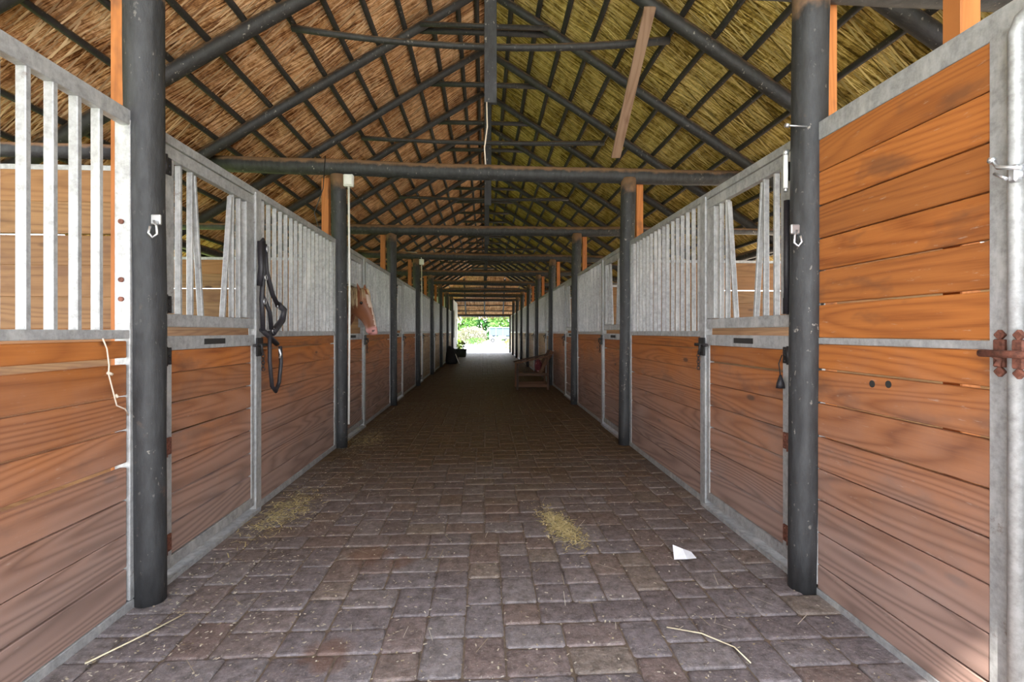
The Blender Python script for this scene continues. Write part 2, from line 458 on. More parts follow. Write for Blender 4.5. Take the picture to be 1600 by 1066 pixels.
# ------------------------------------------------------------------ rafters, collar ties, battens
RY = [3.45 + 1.33 * i for i in range(-3, 21)]
n_r = 0
for i, y in enumerate(RY):
    for s in (-1, 1):
        m = MB(); xe = EAVE - 0.1
        rr = 0.072 if y < 6 else 0.062
        pts = [(s * x, y + 0.03 * noise.noise(Vector((x * .5, i, s))), roof_z(x) + 0.015 * noise.noise(Vector((x * .7, i, s + 3)))) for x in [0.02 + (xe - 0.02) * j / 12 for j in range(13)]]
        m.tube(pts, [rr * (0.8 + 0.35 * j / 12) for j in range(13)], 12, wob=0.06)
        tag(m.build('roof_rafter', POLE_R), f'dark pole rafter on the {SIDE[s]} roof slope, ' + (f'{ORD[i - 3]} in view from the camera' if i > 2 else f'above and behind the camera, {ORD[i].replace("nearest", "first")} of three'), 'rafter', f'pole rafters of the {SIDE[s]} slope')
cy = [y for y in RY if y > 5.5]
for i, y in enumerate(cy):
    m = MB(); hw = 0.86 + 0.05 * R.random(); z = 5.12 + 0.04 * R.random()
    m.tube([(-hw, y + 0.09, z), (0, y + 0.10, z + 0.01), (hw, y + 0.09, z)], 0.04, 8, wob=0.1)
    if i == 0: m.tube([(-hw + .1, y - 0.09, z - .03), (hw - .1, y - 0.09, z - .03)], 0.03, 8, wob=0.1)
    tag(m.build('collar_tie', POLE_R), f'short dark collar pole just under the ridge, {ORD[i]} from the camera', 'roof pole', 'short collar poles under the ridge')
for i, y in enumerate([5.05, 7.85, 11.2, 14.6, 18.0, 21.5, 25.0]):
    m = MB(); hw = 1.9; sag = 0.13 if i == 0 else 0.04
    m.tube([(x, y, 4.45 - sag * (1 - (x / hw) ** 2)) for x in [-hw + 2 * hw * j / 12 for j in range(13)]], [0.030 + 0.012 * abs(j - 3) / 9 for j in range(13)], 10, wob=0.1)
    tag(m.build('tie_pole', POLE_R), f'long thin {"sagging " if i == 0 else ""}tie pole across the roof halfway up, {ORD[i]} from the camera', 'roof pole', 'long tie poles across the roof')
for s in (-1, 1):
    for j in range(16):
        x = 0.02 + 0.315 * j if j else 0.10
        m = MB(); y1 = YHIP + x * 0.9
        n = 34
        pts = [(s * (x + 0.02 * noise.noise(Vector((q * .9, j, s)))), Y0 + (y1 - Y0) * q / n, roof_z(x) + 0.085 + 0.01 * noise.noise(Vector((q * .6, j, s + 8)))) for q in range(n + 1)]
        m.tube(pts, 0.031, 8, wob=0.12)
        tag(m.build('roof_batten', POLE_R), f'thin dark batten pole running the length of the {SIDE[s]} slope, {ORD[j].replace("nearest", "first")} down from the ridge', 'batten', f'batten poles of the {SIDE[s]} slope')
    m = MB()
    m.tube([(s * 4.4, Y0 + (33.5 - Y0) * q / 30, 2.72 + 0.03 * noise.noise(Vector((q * .7, s, 0)))) for q in range(31)], 0.07, 12, wob=0.05)
    tag(m.build('eave_plate_pole', POLE), f'long dark pole carrying the rafter feet above the {SIDE[s]} stalls', 'roof pole')
# hip rafters and battens
for i in range(8):
    z = RIDGE - 0.35 * (i + 1); yy = YHIP + 0.1 + (RIDGE - z) / SLOPE; hw = yy - YHIP
    m = MB(); m.tube([(-hw, yy, z + .06), (0, yy + .02, z + .07), (hw, yy, z + .06)], 0.035, 8, wob=.1)
    tag(m.build('roof_batten', POLE_R), f'dark batten pole across the hipped far end, {ORD[i].replace("nearest", "first")} down from the ridge', 'batten', 'batten poles of the hipped end')
for i, x in enumerate((-3.9, -2.6, -1.3, 0, 1.3, 2.6, 3.9)):
    m = MB(); m.tube([(x, YHIP + abs(x) + .1, roof_z(x)), (x, YHIP + EAVE, roof_z(EAVE))], 0.05, 8, wob=.05)
    tag(m.build('roof_rafter', POLE_R), f'dark pole rafter of the hipped far end, {ORD[i].replace("nearest", "first")} counted from the left', 'rafter', 'pole rafters of the hipped end')

# thatch: a thick skin, with frond blades hanging under it
TZ = 0.125
for s in (-1, 1):
    m = MB(); n = 80; mx = 22
    def tp(x, y, up): return (s * x, y, roof_z(x) + TZ + 0.035 * noise.noise(Vector((x * 2.5, y * 1.8, s * 9))) + up)
    for up in (0.0, 0.22):
        vs = []; fs = []
        for a in range(n + 1):
            for b_ in range(mx + 1):
                x = EAVE * 1.02 * b_ / mx; y = Y0 - .2 + (YHIP + x + 0.2 - Y0) * a / n
                vs.append(tp(x, y, up))
        for a in range(n):
            for b_ in range(mx):
                q = a * (mx + 1) + b_; f = (q, q + 1, q + mx + 2, q + mx + 1)
                fs.append(f if (s > 0) == (up > 0) else f[::-1])
        m._add(vs, fs, vs, 0.5, True)
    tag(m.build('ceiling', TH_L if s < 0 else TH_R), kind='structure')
    bl = MB(); rb = random.Random(11 + s)
    for row in range(13):
        xs = 0.2 + row * 0.375
        y = Y0
        while y < YHIP + xs - .3:
            y += rb.uniform(0.028, 0.062) if y < 16 else rb.uniform(0.06, 0.12)
            L = rb.uniform(0.28, 0.50); x0 = xs + rb.uniform(-.15, .12); sk = rb.gauss(0.16, 0.07) * L
            wd = rb.uniform(0.0035, 0.011); dr = rb.uniform(0.006, 0.05)
            zz = 0.03
            x1 = min(x0 + L * 0.85, EAVE + .05)
            pm = ((x0 + x1) / 2, y + sk / 2)
            a = Vector((s * x0, y, roof_z(x0) + TZ + 0.0)); c_ = Vector((s * x1, y + sk, roof_z(x1) + TZ - dr - zz * .4))
            b_ = Vector((s * pm[0], pm[1], roof_z(pm[0]) + TZ - zz))
            w_ = Vector((0, wd, 0)); r_ = rb.random() ** 1.2
            bl._add([tuple(a - w_), tuple(a + w_), tuple(b_ + w_), tuple(b_ - w_), tuple(c_ + w_ * .4), tuple(c_ - w_ * .4)], [(0, 1, 2, 3), (3, 2, 4, 5)], [(0, 0, 0)] * 6, r_)
    # shaggy fringe at the eave
    y = Y0
    while y < YHIP + EAVE:
        y += rb.uniform(.012, .035); L = rb.uniform(.15, .42); x0 = EAVE + rb.uniform(-.12, .06)
        a = Vector((s * x0, y, roof_z(x0) + TZ + rb.uniform(-.02, .2))); c_ = a + Vector((s * L * rb.uniform(.1, .6), rb.uniform(-.08, .08), -L))
        w_ = Vector((0, rb.uniform(.004, .012), 0))
        bl._add([tuple(a - w_), tuple(a + w_), tuple(c_ + w_ * .3), tuple(c_ - w_ * .3)], [(0, 1, 2, 3)], [(0, 0, 0)] * 4, rb.random())
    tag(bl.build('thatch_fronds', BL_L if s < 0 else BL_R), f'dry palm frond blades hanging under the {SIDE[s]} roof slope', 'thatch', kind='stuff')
# hipped end
m = MB(); vs = []; fs = []
for up in (0, .2):
    b0 = len(vs)
    for a in range(13):
        d = EAVE * 1.02 * a / 12
        for q in range(13):
            x = -d + 2 * d * q / 12; vs.append((x, YHIP + d + .12, RIDGE - SLOPE * d + TZ + up + 0.03 * noise.noise(Vector((x * 2, d * 2, 4)))))
    for a in range(12):
        for q in range(12):
            i = b0 + a * 13 + q; fs.append((i, i + 13, i + 14, i + 1))
m._add(vs, fs, vs, .5, True); tag(m.build('ceiling', TH_L), kind='structure')
bl = MB(); rb = random.Random(5)
for row in range(14):
    d = .3 + row * .36
    x = -d
    while x < d:
        x += rb.uniform(.03, .07); L = rb.uniform(.25, .5)
        z = RIDGE - SLOPE * d + TZ - .03; a = (x, YHIP + d + .1, z)
        bl._add([(x - .01, a[1], z), (x + .01, a[1], z), (x + .004, a[1] + L * .8, z - L * .55), (x - .004, a[1] + L * .8, z - L * .55)], [(0, 1, 2, 3)], [(0, 0, 0)] * 4, rb.random())
x = -4.9
while x < 4.9:
    x += rb.uniform(.01, .03); L = rb.uniform(.2, .5); z = RIDGE - SLOPE * EAVE + TZ + rb.uniform(-.02, .2); y = YHIP + EAVE + rb.uniform(-.05, .2)
    bl._add([(x - .012, y, z), (x + .012, y, z), (x + .01, y + L * .3, z - L), (x - .002, y + L * .3, z - L)], [(0, 1, 2, 3)], [(0, 0, 0)] * 4, rb.random())
tag(bl.build('thatch_fringe', BL_L), 'ragged dry palm fringe over the bright far doorway', 'thatch', kind='stuff')

# king boards hanging from the ridge
for i in range(7):
    y = 4.55 + 3.66 * i
    m = MB(); m.box((0.055, y, (RIDGE + .02 + 3.52) / 2), (0.115, 0.05, RIDGE + .02 - 3.52), ch=.004)
    o = m.build('king_post', POLE)
    tag(o, f'flat dark board hanging from the ridge down to beam height, {ORD[i]} from the camera', 'board', 'boards hanging from the ridge')
m = MB(); m.tube([(0.02, 4.52, 3.52), (0.025, 4.53, 3.3), (0.0, 4.52, 3.1), (0.01, 4.53, 2.96)], 0.006, 6)
tag(m.build('hanging_rope', TWINE), 'thin pale rope hanging below the nearest ridge board', 'rope')
# loose pale board leaning in the rafters
m = MB()
a = Vector((1.57, 4.66, 4.53)); b_ = Vector((1.62, 6.10, 3.60)); d = (b_ - a); rot = d.to_track_quat('Z', 'Y').to_matrix()
m.box((a + b_) / 2, (0.115, 0.03, d.length), rot, ch=.006)
tag(m.build('loose_board', GREYBOARD), 'pale weathered board leaning from a rafter down to the second crossbeam', 'board')

# ------------------------------------------------------------------ stall fronts (built for the left row, mirrored for the right)
def hinge_into(m, y, z, s, x):
    m.box((x, y, z), (0.012, 0.075, 0.10), ch=.003)
    m.tube([(x + s * -0.012, y - 0.03, z - .055), (x + s * -0.012, y - 0.03, z + .055)], 0.011, 8)
    for dz in (-.035, 0, .035):
        m.tube([(x, y + .012, z + dz), (x - s * .014, y + .012, z + dz)], 0.008, 6)
def planks(m, s, y0, y1, zs, gaps, x=None, wide=0.034):
    x = x if x is not None else s * (WX + 0.025)
    for i in range(len(zs) - 1):
        za, zb = zs[i + 1] + gaps[i + 1] / 2, zs[i] - gaps[i] / 2
        tilt = R.uniform(-.0012, .0012)
        rot = Matrix.Rotation(tilt * 2, 3, 'X')
        m.box((x, (y0 + y1) / 2, (za + zb) / 2), (wide, y1 - y0, zb - za), rot, ch=.004)
def zlist(top, bot, pitch=0.178):
    z = [top]; q = bot
    up = []
    while q < top - 0.05: up.append(q); q += pitch
    return [top] + up[::-1]
def gaplist(n, sd):
    r = random.Random(sd); return [0.003] + [r.choice((0.004, 0.004, 0.006, 0.010, 0.014)) for _ in range(n - 2)] + [0.002]
def bar_mesh(s, z0, z1, wd=0.036):
    m = MB(); m.box((0, 0, (z0 + z1) / 2), (wd, wd * .68, z1 - z0), ch=.004); return m.mesh('bar', STEEL)
BARM = {}
def bar(parent, s, y, z0, z1, lean=0.0, wd=0.036):
    k = (round(z0, 3), round(z1, 3), wd)
    if k not in BARM: BARM[k] = bar_mesh(s, z0, z1, wd)
    o = bpy.data.objects.new('bar', BARM[k]); col.objects.link(o); o.parent = parent
    zm = (z0 + z1) / 2
    o.rotation_euler = (math.atan(lean / (z1 - z0)), 0, 0)
    o.location = (s * (WX + .03), y + math.tan(o.rotation_euler[0]) * zm, 0)
    return o
def front(s, seed=1):
    """Origin on the floor below the post centre; y runs along the aisle. Header over the door, jamb, barred and boarded panel."""
    t = thing('stall_enclosure', (0, post_y(s, 0), 0), 'x', 'stall front', f'stall fronts of the {SIDE[s]} row')
    X = s * (WX + .025); D = .05
    f = MB()
    ya, yb = 0.07, BAY - 0.07
    f.box((X, (ya + yb) / 2, TOP - .028), (D, yb - ya, .056))            # header
    f.box((X, .115, TOP / 2), (D, .05, TOP - .06))                        # jamb at the post
    f.box((X - s * .006, 1.355, TOP / 2 - .02), (D + .012, .095, TOP - .02))      # jamb between door and panel
    f.box((X, BAY - .11, TOP / 2), (D, .07, TOP - .06))
    f.box((X, (1.4 + yb) / 2, RAIL + .015), (D, yb - 1.4, .05))
    f.box((X, (1.4 + yb) / 2, .03), (D, yb - 1.4, .055))
    f.box((X - s * .012, .75, .012), (D + .04, 1.2, .03))                       # threshold
    f.build('frame', STEEL, t)
    y = 1.51
    while y < BAY - .2:
        bar(t, s, y + R.uniform(-.006, .006), RAIL + .035, TOP - .05, R.uniform(-.006, .006)); y += 0.1245
    bar(t, s, BAY - .17, RAIL + .035, TOP - .05, 0, .05)
    p = MB(); zs = zlist(1.40, .055); planks(p, s, 1.405, BAY - .145, zs, gaplist(len(zs), seed * 7 + s))
    p.build('plank_panel', PINE, t)
    return t
def upper_leaf(s):
    t = thing('stall_door', (0, post_y(s, 0), 0), 'x', 'stall door', f'upper door leaves of the {SIDE[s]} row')
    X = s * (WX + .022); D = .045; f = MB()
    f.box((X, .74, 2.488), (D, 1.13, .075)); f.box((X, .74, 1.508), (D, 1.13, .075))
    f.box((X, .225, 2.0), (D, .10, .9)); f.box((X, 1.235, 2.0), (D, .13, .9))
    f.build('frame', STEEL, t)
    for y, l in ((.365, 0), (.485, 0), (.56, .09), (.93, -.11), (1.005, 0), (1.105, 0)):
        bar(t, s, y, 1.545, 2.452, l)
    for z in (2.40, 1.60):
        h = MB(); hinge_into(h, .20, z, s, s * (WX - .004)); h.build('hinge', BLACKIRON, t)
    return t
def lower_leaf(s, seed):
    t = thing('stall_door', (0, post_y(s, 0), 0), 'x', 'stall door', f'lower door leaves of the {SIDE[s]} row')
    X = s * (WX + .022); D = .045; f = MB()
    f.box((X, .74, 1.375), (D, 1.13, .085)); f.box((X, .74, .095), (D, 1.13, .07))
    f.box((X, .215, .73), (D, .075, 1.22)); f.box((X, 1.28, .73), (D, .045, 1.22))
    f.build('frame', STEEL, t)
    p = MB(); zs = zlist(1.335, .13); planks(p, s, .25, 1.26, zs, gaplist(len(zs), seed * 5 + s + 40)); p.build('plank_panel', PINE, t)
    q = MB(); q.box((s * (WX - .002), .72, 1.378), (.006, .26, .038), ch=.001); q.build('label_slot', SLOT, t)
    for z, mt in ((1.30, BLACKIRON), (.78, RUST), (.22, RUST)):
        h = MB(); hinge_into(h, .20, z, s, s * (WX - .004)); h.build('hinge', mt, t)
    return t
def latch(s):
    t = thing('door_latch', (0, post_y(s, 0), 0), 'x', 'latch', f'door latches of the {SIDE[s]} row')
    x = s * (WX - .02); m = MB()
    m.box((x, 1.35, 1.32), (.014, .11, .15)); m.tube([(x - s * .025, 1.20, 1.335), (x - s * .025, 1.42, 1.335)], .013, 8)
    m.tube([(x - s * .025, 1.25, 1.335), (x - s * .06, 1.25, 1.34), (x - s * .065, 1.25, 1.28)], .009, 6)
    m.build('bolt', BLACKIRON, t)
    c = MB(); 
    for i in range(6):
        zc = 1.27 - i * .026; r = .013
        pts = [(x - s * .02 + (r * math.cos(a) if i % 2 else 0), 1.37 + (0 if i % 2 else r * math.cos(a)), zc + r * 1.3 * math.sin(a)) for a in [2 * PI * q / 8 for q in range(9)]]
        c.tube(pts, .0035, 5, cap=False)
    c.build('chain', BLACKIRON, t); return t

dusty = {}
for s in (-1, 1):
    nb = 7 if s < 0 else 9
    fr = front(s); up = upper_leaf(s); lo = lower_leaf(s, 3); lt = latch(s)
    for k in range(nb):
        loc = (0, post_y(s, k), 0)
        w_ = f'{ORD[k]} full stall along the {SIDE[s]} side'
        extra = ''
        if s < 0 and k == 0: extra = ', halter hanging on it'
        L = [f'barred steel stall front with pine boards below, {w_}', f'upper barred steel door leaf with splayed bars, {w_}',
             f'lower pine-boarded steel door leaf with dark slot, {w_}', f'black bolt latch with chain on the door jamb, {w_}']
        if s < 0 and k == 0: L[0] = 'barred steel stall front with pine boards, black halter hanging on it'
        if s < 0 and k == 1: L[2] = 'lower pine-boarded steel door leaf that the horse looks over'
        for pr, lab in zip((fr, up, lo, lt), L):
            if k == 0: pr['label'] = lab
            elif s < 0 and k == 1 and pr is up: continue
            else:
                c_ = copy_tree(pr, loc, lab)
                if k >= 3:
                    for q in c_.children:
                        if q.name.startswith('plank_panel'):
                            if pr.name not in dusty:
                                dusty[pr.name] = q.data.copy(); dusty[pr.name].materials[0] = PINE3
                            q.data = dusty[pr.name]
# second left stall: open-topped yoke door for the horse
t = thing('stall_door', (0, post_y(-1, 1), 0), 'upper steel door leaf with an open gap, horse looking through it', 'stall door', 'upper door leaves of the left row')
f = MB(); X = -(WX + .022); D = .045
f.box((X, .74, 2.488), (D, 1.13, .075)); f.box((X, .225, 2.0), (D, .10, .98)); f.box((X, 1.235, 2.0), (D, .13, .98)); f.box((X, .73, 2.10), (D, .92, .04))
f.build('frame', STEEL, t)
for y in (.40, .53, .66, .80, .93, 1.06): bar(t, -1, y, 2.12, 2.452, 0, .036)
for z in (2.40, 1.60):
    h = MB(); hinge_into(h, .20, z, -1, -(WX - .004)); h.build('hinge', BLACKIRON, t)

# nearest panels beside the camera
# left: barred panel, only partly in view
t = thing('stall_enclosure', (0, 0, 0), 'large barred panel with widely gapped pine boards, nearest on the left', 'stall front')
X = -(WX + .025); f = MB()
f.box((X, 1.35, TOP - .04), (.05, 2.76, .08)); f.box((X, 1.35, RAIL + .018), (.05, 2.76, .045)); f.box((X, 1.35, .02), (.05, 2.76, .05))
f.box((X - .012, 2.71, TOP / 2), (.078, .055, TOP - .1)); f.box((X, .0, TOP / 2), (.05, .06, TOP - .1))
f.build('frame', STEEL, t)
y = 2.505
while y > .1: bar(t, -1, y, RAIL + .035, TOP - .075, 0, .042); y -= .128
p = MB()
zs = [1.395, 1.289, 1.11, .936, .756, .576, .40, .225, .045]; gp = [.004, .034, .006, .007, .026, .006, .005, .006, .003]
planks(p, -1, .04, 2.675, zs, gp); p.build('plank_panel', PINE, t)
for z in (2.01, 1.71, 1.61):
    b_ = MB(); b_.tube([(-WX - .04, 2.690, z), (-WX - .04, 2.674, z)], .013, 10); b_.build('bolt_head', RUST, t)
# right: fully boarded panel
t = thing('boarded_panel', (0, 0, 0), 'full-height steel-framed panel of orange pine boards, nearest on the right', 'stall front')
X = WX + .02; f = MB()
f.box((X, 1.70, TOP - .05), (.05, 2.02, .10)); f.box((X, 2.17, 1.392), (.05, 1.08, .034)); f.box((X, 2.17, .012), (.05, 1.08, .04))
f.box((X, 2.672, TOP / 2), (.05, .05, TOP - .1)); f.box((X, 1.668, TOP / 2 - .04), (.052, .085, TOP - .10))
f.build('frame', STEEL, t)
p = MB(); planks(p, 1, 1.71, 2.648, [2.492, 2.315, 2.13, 1.95, 1.775, 1.592, 1.41], [.002, .003, .007, .006, .007, .010, .002], WX + .015)
p.build('upper_plank_panel', PINE, t)
p = MB(); planks(p, 1, 1.71, 2.648, [1.374, 1.235, 1.053, .87, .69, .52, .342, .165, .03], [.002, .011, .010, .009, .004, .005, .004, .005, .002], WX + .015)
p.build('lower_plank_panel', PINE, t)
q = MB()
for y, z in ((2.26, 1.195), (2.165, 1.203)): q.tube([(WX + .02, y, z), (WX - .0035, y, z)], .017, 14)
q.build('bolt_holes', SLOT, t)
# right: steel-sheet sliding door with its pipe
t = thing('steel_door', (0, 0, 0), 'plain grey sheet-steel door at the right edge beside the pipe', 'door')
f = MB(); f.box((X, .8, 1.24), (.03, 1.62, 2.47)); f.build('sheet', STEEL, t)
m = MB(); m.tube([(WX - .022, 1.605, .02), (WX - .022, 1.605, 2.46), (WX - .022, 1.585, 2.50), (WX - .022, 1.55, 2.515), (WX - .022, 1.2, 2.515)], .021, 16); m.build('pipe_frame', STEEL, t)
t = thing('barrel_latch', (0, 0, 0), 'rusty bolt latch joining the boarded panel and the steel door', 'latch')
x = WX - .012
for y in (1.665, 1.575):
    m = MB(); xx = x - (.03 if y < 1.6 else 0)
    m.box((xx, y, 1.365), (.02, .04, .10), ch=.006)
    for dz in (-.065, .065): m.box((xx, y, 1.365 + dz), (.018, .030, .03), Matrix.Rotation(PI / 4, 3, 'X'), ch=.004)
    m.build('bracket', RUST, t)
m = MB(); m.tube([(x - .05, 1.69, 1.365), (x - .05, 1.46, 1.365)], .013, 12); m.tube([(x - .05, 1.65, 1.365), (x - .02, 1.65, 1.345), (x - .03, 1.65, 1.32)], .010, 8); m.build('bolt', RUST, t)
t = thing('toggle_clamp', (0, 0, 0), 'bright zinc toggle clamp on the pipe of the steel door', 'latch')
m = MB(); m.box((WX - .03, 1.54, 1.98), (.02, .14, .045), ch=.006); m.box((WX - .04, 1.59, 1.975), (.03, .03, .06), ch=.006); m.build('plate', ZINC, t)
m = MB(); m.tube([(WX - .055, 1.56, 1.985), (WX - .07, 1.62, 2.005), (WX - .06, 1.645, 2.035)], .007, 8); m.ball((WX - .06, 1.65, 2.04), .013); m.tube([(WX - .06, 1.60, 1.96), (WX - .06, 1.64, 1.99)], .006, 8); m.build('lever', ZINC, t)
m = MB(); m.box((2.03, 2.02, 2.5), (.09, .09, 5.0 - 1.4), ch=.005, rnd=.3)
o = m.build('square_timber', TIMBER); tag(o, 'yellowish square timber rising behind the nearest boarded panel on the right', 'timber upright')

# ------------------------------------------------------------------ dividers between the stalls, outer walls
for s in (-1, 1):
    for k in range(0, 8 if s < 0 else 10):
        y = post_y(s, k) + (.06 if s < 0 else .06)
        if k == 0 or s: pass
        t = thing('stall_divider', (0, 0, 0), f'pine-boarded stall partition behind the {ORD[k]} post of the {SIDE[s]} row', 'partition', f'stall partitions of the {SIDE[s]} row')
        p = MB(); z = 2.36; gr = random.Random(k * 3 + s)
        x0, x1 = (2.08, 4.56)
        while z > .1:
            gp = .0005 if abs(z - 2.0) > .05 else .012
            p.box((s * (x0 + x1) / 2, y + .14, z - .09 - gp / 2), (x1 - x0, .034, .1825 - gp), ch=.003); z -= .18
        p.build('plank_panel', PINE2, t)
        f = MB(); f.box((s * 2.055 + s * .02, y + .20, 1.2), (.05, .05, 2.38)); f.box((s * 3.3, y + .175, 2.38), (2.5, .04, .04)); f.build('frame', STEEL, t)
        m = MB(); z = 2.47 if k == 0 else 2.78
        m.tube([(s * 2.07, y + .14, z), (s * 3.2, y + .15, z + .01), (s * 4.5, y + .14, z)], .042, 14, wob=.04)
        tag(m.build('partition_pole', POLE), f'horizontal dark pole above the {ORD[k]} stall partition of the {SIDE[s]} row', 'pole', f'poles above the {SIDE[s]} partitions')
    m = MB(); ends = (-.8, 27.8 if s < 0 else 35)
    gr = random.Random(40 + s)
    n = 8 if s < 0 else 10
    for k in range(-1, n - 1):
        z = 1.42
        while z > .1:
            gp = .004 if gr.random() < .8 else .012
            m.box((s * 4.62, post_y(s, k) + BAY / 2 + .2, z - .09), (.034, BAY - .02, .18 - gp), ch=.004); z -= .18
        m.box((s * 4.66, post_y(s, k) + .2, 1.3), (.1, .1, 2.6), ch=.004)
        if s > 0 and k == -1: m.box((4.62, post_y(s, k) + BAY / 2 + .2, 2.0), (.034, BAY, 1.2), ch=.004)
    tag(m.build('wall_left' if s < 0 else 'wall_right', PINE2), kind='structure')

# white plastered room at the far left, with window openings
m = MB()
def wallseg(y0, y1, z0, z1): m.box((-1.92, (y0 + y1) / 2, (z0 + z1) / 2), (.14, y1 - y0, z1 - z0), ch=.005)
wallseg(27.95, 29.4, 0, 3.4); wallseg(29.4, 31.0, 0, 1.1); wallseg(29.4, 31.0, 2.75, 3.4); wallseg(31.0, 32.6, 0, 3.4); wallseg(32.6, 33.6, 0, .02); wallseg(32.6, 33.6, 2.3, 3.4); wallseg(33.6, 34.6, 0, 3.4)
m.box((-3.3, 27.9, 1.7), (2.6, .14, 3.4), ch=.005); m.box((-3.3, 34.6, 1.5), (2.6, .14, 3.0), ch=.005)
tag(m.build('wall_back', PLASTER), kind='structure')
m = MB()
for zz in (1.1, 1.92, 2.75): m.box((-1.95, 30.2, zz), (.05, 1.6, .05))
for yy in (29.42, 30.2, 30.98): m.box((-1.95, yy, 1.92), (.05, .05, 1.65))
o = m.build('window_1', simple('dark_window_frame', (.05, .05, .05))); tag(o, kind='structure')
m = MB(); m.box((-1.965, 30.2, 1.92), (.01, 1.55, 1.6)); g_ = simple('window_glass', (.03, .035, .04), .05); gl = m.build('pane', g_, o)

# ------------------------------------------------------------------ fittings
# left post 2: junction box and conduit ; fourth post: box
for (k, lab) in ((1, 'white junction box with conduit on the second post of the left row'), (3, 'white junction box with cable on the fourth post of the left row')):
    y = post_y(-1, k); t = thing('junction_box', (-1.675, y - .06, 0), lab, 'electrical box')
    m = MB(); m.box((.0, -.03, 3.31), (.12, .07, .15), ch=.01); m.box((0, -.07, 3.31), (.10, .02, .12), ch=.006); m.build('box', WHITEPL, t)
    m = MB(); m.tube([(0.0, -.03, .3), (.01, -.03, 1.8), (0, -.03, 3.24)], .013, 10); m.build('conduit', WHITEPL, t)
    if k == 3:
        m = MB(); m.tube([(0, -.03, 3.38), (-.03, -.03, 3.5), (-.15, -.03, 3.56), (-.5, -.0, 3.58)], .012, 8); m.build('cable', WHITEPL, t)
for k in (2,):
    m = MB(); m.tube([(-1.95, 6.35 - .11, 3.6), (-1.97, 6.22, 3.2), (-2.08, 6.24, 2.9), (-2.0, 6.25, 2.6)], .006, 6)
    tag(m.build('loose_cable', BLACKIRON), 'thin black cable dangling beside the second post of the left row', 'cable')
t = thing('tube_light', (0, 0, 0), 'small white tube fitting fixed to the nearest post of the right row', 'lamp')
m = MB(); m.tube([(1.735, 2.79, 2.27), (1.735, 2.79, 2.46)], .013, 14); m.build('tube', WHITEPL, t)
m = MB(); m.tube([(1.735, 2.79, 2.46), (1.735, 2.79, 2.49)], .017, 12); m.tube([(1.735, 2.79, 2.25), (1.735, 2.79, 2.272)], .010, 12); m.build('end_cap', ZINC, t)
m = MB(); m.tube([(1.77, 2.65, 2.57), (1.66, 2.655, 2.575)], .004, 6); m.tube([(1.67, 2.655, 2.574), (1.65, 2.655, 2.577)], .012, 8)
tag(m.build('long_nail', ZINC), 'long nail sticking out of the nearest post of the right row', 'nail')
def snap(s, y, z):
    x = s * 1.72
    t = thing('snap_hook', (x, y, z), f'zinc hook hanging on the nearest post of the {SIDE[s]} row', 'hook')
    m = MB(); m.box((0, -.0, .04), (.05, .02, .055), ch=.006); m.build('plate', ZINC, t)
    m = MB(); m.tube([(0, -.02, .03), (-s * .02, -.03, .0), (-s * .022, -.03, -.04), (0, -.03, -.06), (s * .02, -.03, -.035), (s * .012, -.03, 0)], .0065, 8); m.build('hook', ZINC, t)
snap(-1, 2.72, 1.99); snap(1, 2.68, 1.97)
# key ring on the right lower door
m = MB(); m.tube([(1.80, 2.93, 1.30), (1.78, 2.93, 1.25), (1.79, 2.93, 1.17)], .004, 6); m.tube([(1.79, 2.93, 1.18), (1.79, 2.93, 1.13), (1.79, 2.93, 1.10)], [.006, .022, .026], 10)
tag(m.build('black_tassel', BLACKLEATHER), 'small black tassel hanging from the hinge beside the nearest right post', 'tassel')
# door restraint rubber along right stile
m = MB(); m.tube([(1.79, 2.865, 1.55), (1.79, 2.865, 2.22)], .018, 8); tag(m.build('rubber_strip', BLACKLEATHER), 'dark rubber strip upright between the right post and the upper door', 'strip')

# twine on the left panel
m = MB(); m.tube([(-1.80, 2.46, 1.41), (-1.795, 2.48, 1.36), (-1.80, 2.50, 1.28), (-1.795, 2.49, 1.24), (-1.80, 2.52, 1.17), (-1.795, 2.53, 1.12), (-1.80, 2.55, 1.08), (-1.795, 2.60, 1.055), (-1.80, 2.63, 1.02)], .0035, 6)
m.tube([(-1.80, 2.49, 1.245), (-1.792, 2.51, 1.235)], .008, 6); m.tube([(-1.80, 2.54, 1.135), (-1.79, 2.545, 1.12)], .007, 6)
tag(m.build('baling_twine', TWINE), 'frayed pale baling twine hanging on the nearest left boards', 'twine')

# halter and lead rope
t = thing('horse_halter', (-1.75, 4.03, 0), 'black halter and lead rope hanging on the left door jamb', 'halter')
m = MB()
def strap(mm, pts, w_=.013, th=.003): mm.tube(pts, [(th, w_)] * len(pts), 8, flat=(0, 1, 0) if 0 else None)
m.tube([(0, -.02, 2.14), (.01, 0, 2.17), (.0, .03, 2.14)], .014, 8)
m.tube([(0, -.03, 2.15), (.01, -.035, 1.95), (0.0, -.04, 1.80)], [(0.0225, 0.0160)] * 3, 8)
m.tube([(0, .0, 2.15), (.01, .01, 1.93), (.0, .0, 1.70), (.01, .0, 1.45)], [(0.0200, 0.0160)] * 4, 8)
m.tube([(0, .05, 2.14), (.01, .06, 1.93), (.02, .15, 1.75), (.02, .26, 1.66)], [(0.0200, 0.0160)] * 4, 8)
m.tube([(0, .0, 1.74), (.02, .10, 1.60), (.02, .13, 1.46)], [(0.0187, 0.0140)] * 3, 8)
m.tube([(.02, .26, 1.67), (.03, .36, 1.63), (.03, .32, 1.54), (.02, .22, 1.47), (.02, .15, 1.43)], [(0.0275, 0.0280)] * 5, 8)
m.tube([(.0, .0, 1.46), (.01, .12, 1.40), (.02, .24, 1.34)], [(0.0225, 0.0200)] * 3, 8)
m.build('straps', BLACKLEATHER, t)
m = MB()
